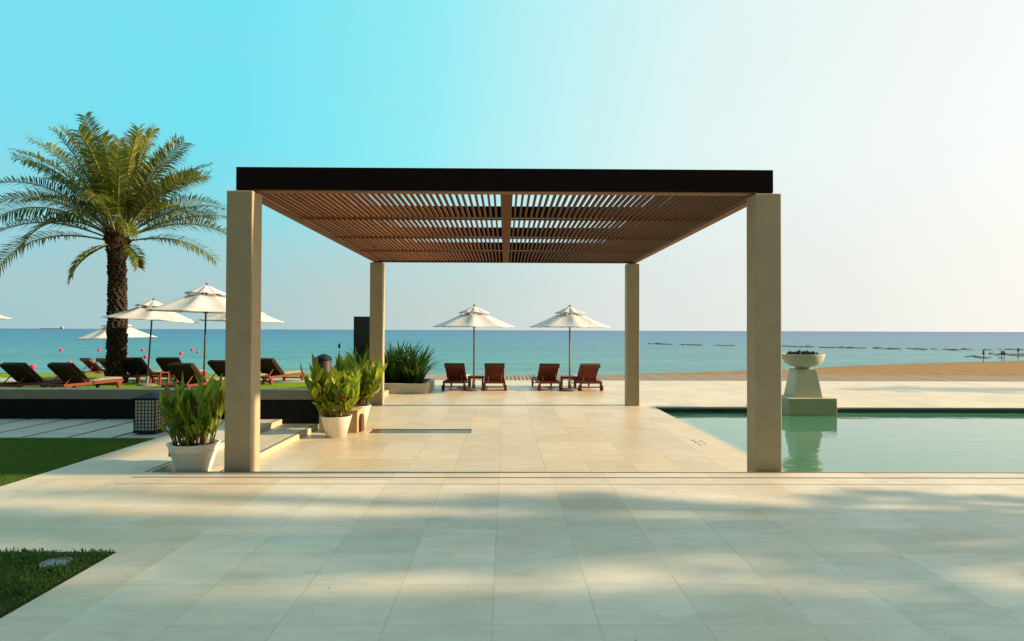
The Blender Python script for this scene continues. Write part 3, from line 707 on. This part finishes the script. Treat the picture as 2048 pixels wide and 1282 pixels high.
p1 = pot_plant('potted_ginger', (-3.79, 8.14, MID), .60, .36, .185, .84, .30, 46, 'white pot of broad leaves beside the front left pergola post', M_GINGER, 3)
MB().box(-.018, .018, -.012, .012, 0, .11).build('red_tag', M_BRICKRED, p1).location = (-.272, -.02, .19)
p2 = pot_plant('potted_ginger', (at(675, 11.35), 11.35, LOW), .53, .36, .165, 1.08, .62, 52, 'larger white potted plant in front of the golden stone box', M_GINGER2, 5, bands=False, lw=.10, ll=.31)
p3 = pot_plant('potted_ginger', (at(716, 12.75), 12.75, LOW), .53, .38, .165, 1.05, .45, 44, 'white potted plant at the channel end, behind the larger potted plant', M_GINGER2, 11, bands=False, lw=.095, ll=.29, skew=.08)
for (x, z, pp) in ((-.02, 1.56, p2), (.18, 1.20, p3)):      # dry flower heads above the leaves
    f = MB(); f.tube([(x, .1, .9), (x+.03, .12, z-.1)], .006, 5); f.lathe([(.005, -.07), (.022, -.03), (.02, 0), (.002, .04)], 8, (x+.03, .12, z)); f.build('flower_head', M_FLOWER, pp)

# stone spout box that feeds the channel
t = thing('water_spout_box', (-2.95, 11.80, LOW), 0, 'golden stone spout box with an arch behind the potted plants', 'fountain')
b = MB(); arch = [(-.0, 0), (.0, .0)]
b.box(-.34, .34, 0, .44, 0, .37); b.build('box', M_SPOUT, t, bevel=.012)
MB().box(-.355, .355, -.015, .455, .37, .395).build('cap', M_SPOUT, t, bevel=.006)
b = MB(); prof = [(.10, .002)] + [(.22 - .12*math.cos(math.pi*k/10), .18+.13*math.sin(math.pi*k/10)) for k in range(11)] + [(.34, .002)]
vs = [(x, y, z) for x in (.342, .39) for (y, z) in prof]; n = len(prof)
b.add(vs, [tuple(range(n))[::-1], tuple(range(n, 2*n))] + [(k, (k+1) % n, (k+1) % n+n, k+n) for k in range(n)]); b.build('arch_shade_panel', M_ARCHSHADE, t)  # solid raised panel, its brown stands for the shaded inside of the arch

# ------------------------------------------------------------------ planter with strap leaved plants
t = thing('stone_planter', (-3.4, 20.05, LOW), 0, 'low pale stone planter box behind the rear left pergola post', 'planter')
x0, x1, y0, y1, hh = -1.3, 1.17, -1.07, 1.05, .29
b = MB().box(x0, x1, y0, y0+.1, 0, hh).box(x0, x1, y1-.1, y1, 0, hh).box(x0, x0+.1, y0+.1, y1-.1, 0, hh).box(x1-.1, x1, y0+.1, y1-.1, 0, hh)
b.build('walls', M_PLANTER, t, bevel=.006)
MB().box(x0+.1, x1-.1, y0+.1, y1-.1, 0, hh-.05).build('soil', M_SOIL, t)
def strap_clump(loc, H, n, seed, label):
    rnd = random.Random(seed); t = thing('strap_leaf_plant', loc, 0, label, 'plant', 'strap leaved plants in the stone planter')
    vs = []; fs = []
    for i in range(n):
        a = rnd.uniform(0, 6.28); r = .28*math.sqrt(rnd.random()); L = H*rnd.uniform(.7, 1.3); tilt = rnd.uniform(.1, 1.35)
        p = Vector((r*math.cos(a), r*math.sin(a), 0)); az = a + rnd.uniform(-.6, .6); wd = rnd.uniform(.024, .044)
        s = Vector((-math.sin(az), math.cos(az), 0)); o = len(vs); N = 8; ang = tilt*.5
        for k in range(N+1):
            q = k/N; wv = wd*(1-q**3)+.001
            vs.append(p - s*wv); vs.append(p + s*wv)
            ang += (.16+.9*tilt*.14)*q*1.1
            p = p + Vector((math.cos(az)*math.sin(ang), math.sin(az)*math.sin(ang), math.cos(ang)))*L/N
        for k in range(N): fs.append((o+2*k, o+2*k+1, o+2*k+3, o+2*k+2))
    MB().add(vs, fs).build('foliage', M_STRAP, t, True)
    b = MB()
    for i in range(8):
        a = rnd.uniform(0, 6.28); b.tube([(.12*math.cos(a), .12*math.sin(a), -.02), (.15*math.cos(a), .15*math.sin(a), .3)], [.02, .008], 6)
    b.build('stems', M_STEM, t)
    return t
zs = LOW+hh-.05
strap_clump((-2.72, 19.85, zs), 1.08, 190, 1, 'arching strap leaved plant at the right end of the stone planter')
strap_clump((-3.35, 19.9, zs), 1.12, 200, 2, 'dark strap leaved plant in the middle of the stone planter')
strap_clump((-4.15, 19.45, zs), 1.12, 170, 3, 'strap leaved plant at the left end of the planter, showing left of the post')
t = strap_clump((-3.2, 20.65, zs), 1.15, 160, 4, 'tall strap leaved plant at the back of the stone planter')

# bin with a domed blue lid on the far lawn edge
t = thing('litter_bin', (at(649, 17.5), 17.5, LOW), 0, 'round brown litter bin with dark blue domed lid behind the potted plants', 'litter bin')
MB().lathe([(.19, 0), (.20, .02), (.20, 1.02), (.18, 1.04)], 24).build('body', M_BINDARK, t, True)
MB().lathe([(.215, 1.02), (.22, 1.05), (.20, 1.10), (.12, 1.15), (.08, 1.155), (.08, 1.175), (.001, 1.18)], 24).build('lid', M_ROOFBLUE, t, True)

# low pale step between lawn and deck
structure(MB().box(-4.6, -3.30, 17.9, 18.9, LOW-.1, LOW+.12).build('step_block', M_STEP, bevel=.01))

# ------------------------------------------------------------------ fire bowl on its pedestal in the pool
t = thing('fire_bowl', (7.12, 15.78, WAT-.02), 0, 'limestone fire bowl on a tapered pedestal rising from the pool', 'fire bowl')
MB().box(-.56, .56, -.53, .53, -.3, .42).build('plinth', M_BLOCK, t, bevel=.012)
b = MB(); z0, z1, a, c = .42, 1.08, .325, .225
b.add([(-a,-a,z0),(a,-a,z0),(a,a,z0),(-a,a,z0),(-c,-c,z1),(c,-c,z1),(c,c,z1),(-c,c,z1)], [(0,3,2,1),(4,5,6,7),(0,1,5,4),(1,2,6,5),(2,3,7,6),(3,0,4,7)])
b.build('pedestal', M_URN, t, bevel=.008)
MB().lathe([(.17, 1.08), (.165, 1.11), (.17, 1.14)], 28).build('neck', M_URN, t, True)
bowl = [(.17, 1.125), (.30, 1.15), (.40, 1.21), (.46, 1.30), (.49, 1.41), (.492, 1.43), (.45, 1.43), (.42, 1.36), (.001, 1.33)]
MB().lathe(bowl, 56).build('bowl', M_URN, t, True)
b = MB(); rnd = random.Random(9)
for i in range(70):
    a_ = rnd.uniform(0, 6.28); r = .33*math.sqrt(rnd.random()); s = rnd.uniform(.035, .065)
    c0 = Vector((r*math.cos(a_), r*math.sin(a_), 1.40 + rnd.uniform(0, .10)*(1-r/.36)+.02)); vs = []
    for p in [(1,0,0),(-1,0,0),(0,1,0),(0,-1,0),(0,0,1),(0,0,-1)]: vs.append(c0 + Vector(p)*s*rnd.uniform(.7, 1.2) + Vector((rnd.uniform(-1,1), rnd.uniform(-1,1), rnd.uniform(-1,1)))*s*.3)
    b.add(vs, [(0,2,4),(2,1,4),(1,3,4),(3,0,4),(2,0,5),(1,2,5),(3,1,5),(0,3,5)])
b.build('lava_rocks', M_COAL, t)

# ------------------------------------------------------------------ date palm
def frond(vs, fs, rach, base, az, e0, L, droop, rnd, npair=74, ll=.46, twist=0.0):
    """rachis curve + two rows of leaflets"""
    h = Vector((math.cos(az), math.sin(az), 0)); p = Vector(base); pts = [p.copy()]; dirs = []
    N = 16; ang = e0
    for k in range(N):
        q = (k+.5)/N; a = e0 - droop*(q**1.6)
        d = h*math.cos(a) + Vector((0, 0, 1))*math.sin(a); dirs.append(d); p = p + d*(L/N); pts.append(p.copy())
    dirs.append(dirs[-1])
    rach.tube(pts, [.030*(1-k/N)**.7+.004 for k in range(N+1)], 5)
    side = Vector((-math.sin(az), math.cos(az), 0))
    for i in range(npair):
        q = .17 + .83*i/(npair-1); f = q*N; k = min(N-1, int(f)); r = f-k
        c = pts[k].lerp(pts[k+1], r); d = dirs[k]; up = side.cross(d).normalized()
        if up.z < 0: up = -up
        prof = min(1, (q-.12)*4.5)*(1-.42*max(0, (q-.6)/.4)**1.8)
        fw = .38 + .42*q
        ct, st2 = math.cos(twist*min(1, .4+q)), math.sin(twist*min(1, .4+q)); sd = side*ct + up*st2; upp = up*ct - side*st2
        for sgn in (-1, 1):
            tw = rnd.uniform(-.18, .18)
            ld = (sd*sgn*(1.0) + d*(fw+tw) + upp*(.34+rnd.uniform(-.25, .3)) ).normalized()
            l = 1.34*ll*prof*rnd.uniform(.8, 1.12); wd = .0205
            wv = ld.cross(up).normalized(); o = len(vs)
            mid = c + ld*l*.5; tip = c + ld*l + Vector((0, 0, -1))*l*rnd.uniform(.08, .38)
            vs += [c-wv*wd*.6, c+wv*wd*.6, mid+wv*wd, tip, mid-wv*wd]; fs.append((o, o+1, o+2, o+4)); fs.append((o+4, o+2, o+3))
def make_palm(loc, rz, label, Ht=4.65, fronds=None, seed=4, trunk_r=.27):
    rnd = random.Random(seed)
    t = thing('date_palm', loc, rz, label, 'palm tree', 'date palms')
    # trunk with overlapping cut leaf bases
    tr = MB(); pts = []; rad = []
    n = 30
    for i in range(n+1):
        q = i/n; x = .02*math.sin(q*4); pts.append((x, 0, q*(Ht-.1))); rad.append(trunk_r*(1.12-.16*q if q > .08 else 1.3-1.5*q) - .035)
    tr.tube(pts, rad, 20)
    rows = int(Ht/.105)
    for j in range(rows):
        z = j*.105; q = z/Ht; r = trunk_r*(1.12-.16*q if q > .08 else 1.3-1.5*q)
        for k in range(11):
            a = 2*math.pi*(k + .5*(j % 2) + rnd.uniform(-.2, .2))/11 + fbm(j*.3, 1)*.3; c, s = math.cos(a), math.sin(a); h = .085; hw = .075
            rr = r + rnd.uniform(-.01, .035); cx = .02*math.sin(q*4)
            def pt(rad_, da, zz): return (cx + rad_*math.cos(a+da), rad_*math.sin(a+da), z+zz)
            da = hw/r
            tr.add([pt(r-.05, -da, .0), pt(r-.05, da, .0), pt(r-.05, da*.7, h+.04), pt(r-.05, -da*.7, h+.04), pt(rr-.005, 0, -.015), pt(rr+.018, da*.55, h), pt(rr+.018, -da*.55, h)],
                   [(0,4,6,3), (4,1,2,5), (4,5,6), (6,5,2,3)])
    tr.build('trunk', M_TRUNK, t)
    # fibrous swelling of old leaf bases under the crown
    bt = MB(); bt.lathe([(.23, Ht-.40), (.29, Ht-.15), (.34, Ht+.10), (.33, Ht+.32), (.25, Ht+.62), (.10, Ht+.85)], 20)
    for i in range(120):
        a = rnd.uniform(0, 6.28); z = Ht + rnd.uniform(-.38, .45); r = .26 + .08*math.sin((z-Ht+.4)*2.2)
        c, s = math.cos(a), math.sin(a); o = r+rnd.uniform(.04, .12); wv = .055
        bt.add([(c*r*.85+s*wv, s*r*.85-c*wv, z), (c*r*.85-s*wv, s*r*.85+c*wv, z), (c*o-s*wv*.6, s*o+c*wv*.6, z+.22), (c*o+s*wv*.6, s*o-c*wv*.6, z+.22), (c*r*.8, s*r*.8, z+.2)],
               [(0,1,2,3), (1,4,2), (0,3,4), (3,2,4)])
    bt.build('crown_base', M_BOOT, t)
    vs = []; fs = []; ra = MB()
    for (az, e0, L, droop, ll) in fronds:
        L *= .96 - .13*max(0, math.sin(R(e0))); base = (math.cos(R(az))*.25, math.sin(R(az))*.25, Ht + .15 + .5*max(0, math.sin(R(e0))))
        frond(vs, fs, ra, base, R(az)+rnd.uniform(-.05, .05), R(e0), L, R(droop), rnd, ll=ll, twist=rnd.choice((-1, 1))*R(rnd.uniform(8, 48)))
    ra.build('rachis', M_RACHIS, t, True)
    MB().add(vs, fs).build('crown', M_PALM, t)
    return t
# fronds: azimuth (0 = right, 90 = away), start elevation, length, droop, leaflet length
FR = [(185, 22, 4.5, 62, .50), (172, 30, 4.1, 90, .46), (190, 48, 4.6, 62, .52), (165, 52, 4.5, 50, .50), (205, 56, 4.1, 42, .50), (178, 66, 4.4, 34, .50),
      (195, 72, 4.4, 24, .46), (160, 76, 4.3, 26, .48), (120, 82, 4.3, 24, .46), (250, 84, 4.4, 26, .46), (30, 84, 4.5, 20, .46), (10, 74, 4.3, 26, .48),
      (350, 66, 4.4, 34, .50), (12, 58, 4.3, 40, .50), (345, 48, 4.1, 46, .50), (5, 36, 3.9, 46, .46), (8, 27, 3.9, 34, .40), (355, 22, 4.3, 58, .46),
      (15, 12, 3.3, 62, .36), (183, 12, 4.4, 76, .48), (196, 36, 4.0, 72, .48), (300, 60, 4.2, 55, .48), (240, 58, 4.2, 58, .48), (270, 72, 4.1, 44, .48),
      (60, 62, 4.3, 50, .5), (100, 64, 4.3, 50, .5), (135, 58, 4.3, 52, .5), (80, 45, 4.2, 60, .5), (45, 48, 4.2, 60, .48), (150, 38, 4.2, 60, .48),
      (285, 40, 3.6, 75, .44), (225, 40, 3.8, 75, .44), (320, 76, 4.2, 32, .48), (215, 78, 4.2, 30, .48), (90, 80, 4.5, 18, .46), (20, 40, 3.4, 60, .42),
      (188, 60, 4.3, 48, .5), (172, 44, 4.2, 62, .5), (352, 54, 4.0, 52, .5), (2, 68, 4.1, 36, .48), (200, 80, 4.2, 30, .46), (340, 80, 4.2, 30, .46), (290, 66, 4.2, 50, .5), (230, 66, 4.2, 46, .5), (75, 72, 4.3, 36, .5), (110, 50, 4.2, 56, .5), (30, 60, 4.1, 48, .5),
      (245, -20, 1.9, 62, .26), (330, -12, 1.5, 70, .26), (200, -30, 1.9, 52, .24), (310, 30, 2.4, 95, .36)]
make_palm((at(238, 22.6), 22.6, LOW), 0, 'tall date palm rising from the lawn among umbrellas and loungers', 4.55, FR)

# ------------------------------------------------------------------ buoys, reef, markers, ship
def sea_at(px, py, zc=SEA):
    hor = 660.5 + .0034*(px-1024); Y = (EYE-zc)*1325/(py-hor); return ((px-1010)/1325*Y, Y)
bl = [(74, 737, 'largest near pink buoy, left of the second lawn lounger'), (129, 702, 'pink buoy in the far row, farthest left'), (146, 729, 'pink buoy just behind the second lounger back'),
      (204, 702, 'far row pink buoy left of the palm trunk'), (203, 724, 'near pink buoy left of the palm trunk'), (290, 701.5, 'far row pink buoy left of the leaning umbrella pole'),
      (296, 716, 'pink buoy touching the leaning umbrella pole'), (259, 718.5, 'pink buoy peeping over the lounger beside the palm'), (366, 708.5, 'pink buoy between the two umbrella poles, lower of three'),
      (388, 701.5, 'pink buoy between the two umbrella poles, highest of three'), (399, 706, 'smallest pink buoy, just left of the large umbrella pole')]
proto = None
for i, (px, py, lab) in enumerate(bl):
    x, Y = sea_at(px, py); rr = .24
    if proto is None:
        proto = MB().lathe([(.002, -.24)] + [(.24*math.cos(a), .24*math.sin(a)) for a in [R(-75+10*k) for k in range(16)]] + [(.03, .24), (.03, .27), (.001, .275)], 20).build('buoy', M_BUOY, smooth=True)
        tag(proto, lab, 'buoy', 'pink swim line buoys'); proto.location = (x, Y, SEA+.14); o = proto
    else:
        o = proto.copy(); COL.objects.link(o); o.location = (x, Y, SEA+.14); o['label'] = lab
    if lab.startswith('smallest'): o.scale = (.8,)*3

def rocks(name, line, n, smin, smax, seed, label, jit=1.5):
    rnd = random.Random(seed); b = MB()
    for i in range(n):
        q = rnd.random()*(len(line)-1); k = int(q); f = q-k
        px = line[k][0]*(1-f)+line[k+1][0]*f; py = line[k][1]*(1-f)+line[k+1][1]*f
        if rnd.random() > .04 + .96*max(0, min(1, .48+fbm(px*.075, seed)*1.6)): continue
        x, Y = sea_at(px, py); Y += rnd.uniform(-jit, jit); s = rnd.uniform(smin, smax)*rnd.uniform(.5, 1)
        ring = [(math.cos(a)*s*rnd.uniform(.7, 1.3)*1.9, math.sin(a)*s*rnd.uniform(.7, 1.3)) for a in [2*math.pi*k_/7 for k_ in range(7)]]
        vs = [(x+a, Y+c, SEA-.2) for a, c in ring] + [(x+a*.6, Y+c*.6, SEA+s*rnd.uniform(.08, .3)) for a, c in ring] + [(x, Y, SEA+s*rnd.uniform(.3, .5))]
        b.add(vs, [(k_, (k_+1) % 7, (k_+1) % 7+7, k_+7) for k_ in range(7)] + [(k_+7, (k_+1) % 7+7, 14) for k_ in range(7)])
    o = b.build(name, M_ROCK); tag(o, label, 'rocks', kind='stuff')
rocks('reef_rocks', [(1284, 687), (1330, 689), (1400, 691), (1480, 692), (1560, 693), (1640, 695), (1720, 697), (1790, 698), (1900, 700), (2060, 700)], 330, .25, 1.0, 2, 'broken line of dark reef rocks in the shallow sea', 3.5)
rocks('shore_rocks', [(1960, 716), (2000, 714), (2030, 711), (2060, 713)], 90, .2, .7, 5, 'dark flat rocks at the waterline by the right edge', 3.0)
rocks('shallow_rocks', [(1985, 709), (2020, 708), (2060, 712)], 50, .2, .7, 8, 'small group of dark rocks beyond the waterline posts', 2.0)
def marker(px, py, H, label):
    x, Y = sea_at(px, py, SEA+.05)
    t = thing('marker_post', (x, Y, SEA-.1), 0, label, 'marker post', 'dark marker posts at the waterline')
    MB().tube([(0,0,0), (0,0,H)], .035, 8).build('pole', M_METALBLK, t)
    MB().box(-.09, .09, -.04, .04, H-.38, H+.05).build('sign_board', M_METALBLK, t, bevel=.02)
    MB().tube([(0,0,H+.05), (0,0,H+.14)], .05, 6).build('cap', M_METALBLK, t)
marker(1974, 724, 1.35, 'leftmost dark marker post on the waterline at the right')
marker(2011, 722.5, 1.25, 'middle dark marker post, left one of a close pair')
marker(2015.5, 721.5, 1.2, 'middle dark marker post, right one of a close pair')
marker(2044, 719, 1.45, 'dark marker post at the right edge of the photo')

t = thing('cargo_ship', (at(112, 5200), 5200, SEA), 0, 'faint pale cargo ship on the horizon above the left loungers', 'ship')
MB().add([(-95,-8,0),(85,-8,0),(85,8,0),(-95,8,0),(-98,-8,6),(95,-8,6),(95,8,6),(-98,8,6)], [(0,3,2,1),(4,5,6,7),(0,1,5,4),(1,2,6,5),(2,3,7,6),(3,0,4,7)]).build('hull', M_SHIP, t)
MB().box(60, 84, -6, 6, 6, 15).box(66, 76, -5, 5, 15, 19).build('superstructure', M_SHIP, t)

# ------------------------------------------------------------------ trees outside the frame whose shade falls on the paving
def make_tree(loc, label, clumps, dens, seed):
    """clumps: (x, y, z, radius) in world coordinates"""
    rnd = random.Random(seed); t = thing('shade_tree', loc, 0, label, 'tree', 'shade trees beside the terrace')
    cl = [(Vector((x-loc[0], y-loc[1], z-loc[2])), r) for x, y, z, r in clumps]
    top = max(c.z for c, r in cl); b = MB(); b.tube([(0,0,0), (.08,0,top*.3), (0,.05,top*.6)], [.16, .12, .08], 10)
    for c, r in cl: b.tube([(0, .02, top*.4), tuple(c*.5+Vector((0,0,top*.25))), tuple(c)], [.05, .03, .012], 6)
    b.build('trunk', M_TREEBARK, t)
    vs = []; fs = []
    for c, r in cl:
        for i in range(int(dens*r*r)):
            d = Vector((rnd.gauss(0, .45), rnd.gauss(0, .45), rnd.gauss(0, .33)))*r; p = c+d
            u = Vector((rnd.uniform(-1,1), rnd.uniform(-1,1), rnd.uniform(-1,1))).normalized(); v = u.orthogonal().normalized(); l = rnd.uniform(.05, .09)
            o = len(vs); vs += [p-u*l, p+v*l*.5, p+u*l, p-v*l*.5]; fs.append((o, o+1, o+2, o+3))
    MB().add(vs, fs).build('crown', M_TREELEAF, t)
    return t
rnd = random.Random(77)
def shade(Xt, blobs, z0=0.0, jx=1.0, sub=5):
    """clumps of crown that stand between the sun and spots of paving (X, Y, radius)"""
    o = []
    for X, Y, r in blobs:
        for k in range(sub):
            x = Xt + rnd.uniform(-jx, jx); a = rnd.uniform(0, 6.28); q = r*.75*math.sqrt(rnd.random()) if sub > 1 else 0
            o.append((x, Y + q*math.cos(a) + .03*(x-X), z0 + .4*(x-X) + q*math.sin(a)*.8, r*(.45*rnd.uniform(.7, 1.3) if sub > 1 else 1)))
    return o
dense = [(X*.5 + rnd.uniform(-.2, .2), Y, rnd.uniform(.36, .5)) for X in range(-13, 17) for Y in (2.9, 3.3, 3.6, 3.86)]
make_tree((16.0, 3.9, 0), 'dense tall shade tree out of view to the right of the camera', shade(16, dense, jx=1.8, sub=1), 1300, 21)
mid = [(.0, 6.5, .34), (.9, 6.65, .26), (.6, 6.1, .34), (1.3, 6.3, .26), (.1, 5.65, .3), (.9, 5.5, .36), (.5, 5.0, .32), (.2, 4.6, .22), (-.5, 5.9, .2),
       (-2.3, 5.3, .24), (-1.6, 5.05, .3), (-1.0, 4.8, .28), (-2.2, 4.75, .26), (-.5, 4.75, .24), (-3.0, 5.1, .26), (-4.3, 6.85, .12), (-4.8, 6.7, .13), (-4.5, 5.95, .32), (-3.8, 5.8, .34), (-3.0, 5.65, .3), (-4.8, 5.5, .3), (-4.1, 5.4, .3), (-3.3, 5.3, .26), (-2.5, 5.75, .18), (-.6, 5.2, .2),
       (-3.3, 4.65, .34), (-4.0, 4.6, .34), (-3.0, 4.25, .3), (-3.6, 4.15, .3), (-4.4, 5.0, .3), (1.5, 4.6, .2), (-1.6, 4.35, .14)]
make_tree((15.0, 6.0, 0), 'tall shade tree beside the pool end, out of view on the right', shade(15, mid), 2900, 22)
right = [(3.1, 6.55, .3), (3.9, 6.8, .24), (4.6, 6.5, .34), (2.9, 5.95, .32), (3.9, 6.0, .34), (2.2, 6.1, .2), (4.9, 5.9, .34), (2.7, 5.4, .26), (3.3, 4.85, .34), (4.0, 4.75, .36), (2.4, 4.8, .3),
         (3.0, 4.4, .3), (3.7, 4.35, .3), (4.6, 5.0, .3), (2.1, 4.5, .22)]
make_tree((12.0, 6.0, 0), 'lower shade tree by the pool end, out of view on the right', shade(12, right), 2400, 23)
far = [(11.5, 20.9, .5), (12.8, 21.1, .6), (14, 20.8, .6), (15.2, 21.2, .6), (13.4, 22, .4), (15, 19.9, .5), (16.5, 20.8, .6), (12.4, 20.0, .35)]
make_tree((29.5, 21.0, LOW), 'shade tree on the right side of the far deck, out of view', shade(29.5, far, LOW), 1500, 25)
sand = [(25.5, 35.6, .5), (27.5, 36.3, .55), (29.5, 35.4, .5), (31, 37.2, .6), (33, 36.2, .6), (35, 38.5, .6)]
make_tree((50, 37.0, -.8), 'beach side shade tree far to the right, out of view', shade(50, sand, -.8), 1500, 27)
# scraps of leaf litter on the paving
b = MB(); rl_ = random.Random(12)
for i in range(70):
    y = rl_.uniform(3.4, 7.0); x = rl_.uniform(-.78*y, .8*y); l = rl_.uniform(.003, .008); a = rl_.uniform(0, 6.28)
    if x < -2.9 and y < 5: continue
    u = Vector((math.cos(a), math.sin(a), 0))*l; v = Vector((-math.sin(a), math.cos(a), 0))*l*.4; p = Vector((x, y, .004))
    b.add([p-u, p+v+Vector((0,0,.004)), p+u, p-v+Vector((0,0,.002))], [(0,3,2,1)])
tag(b.build('leaf_litter', M_FLOWER), 'tiny dark scraps of leaf scattered on the near paving', 'leaf litter', kind='stuff')
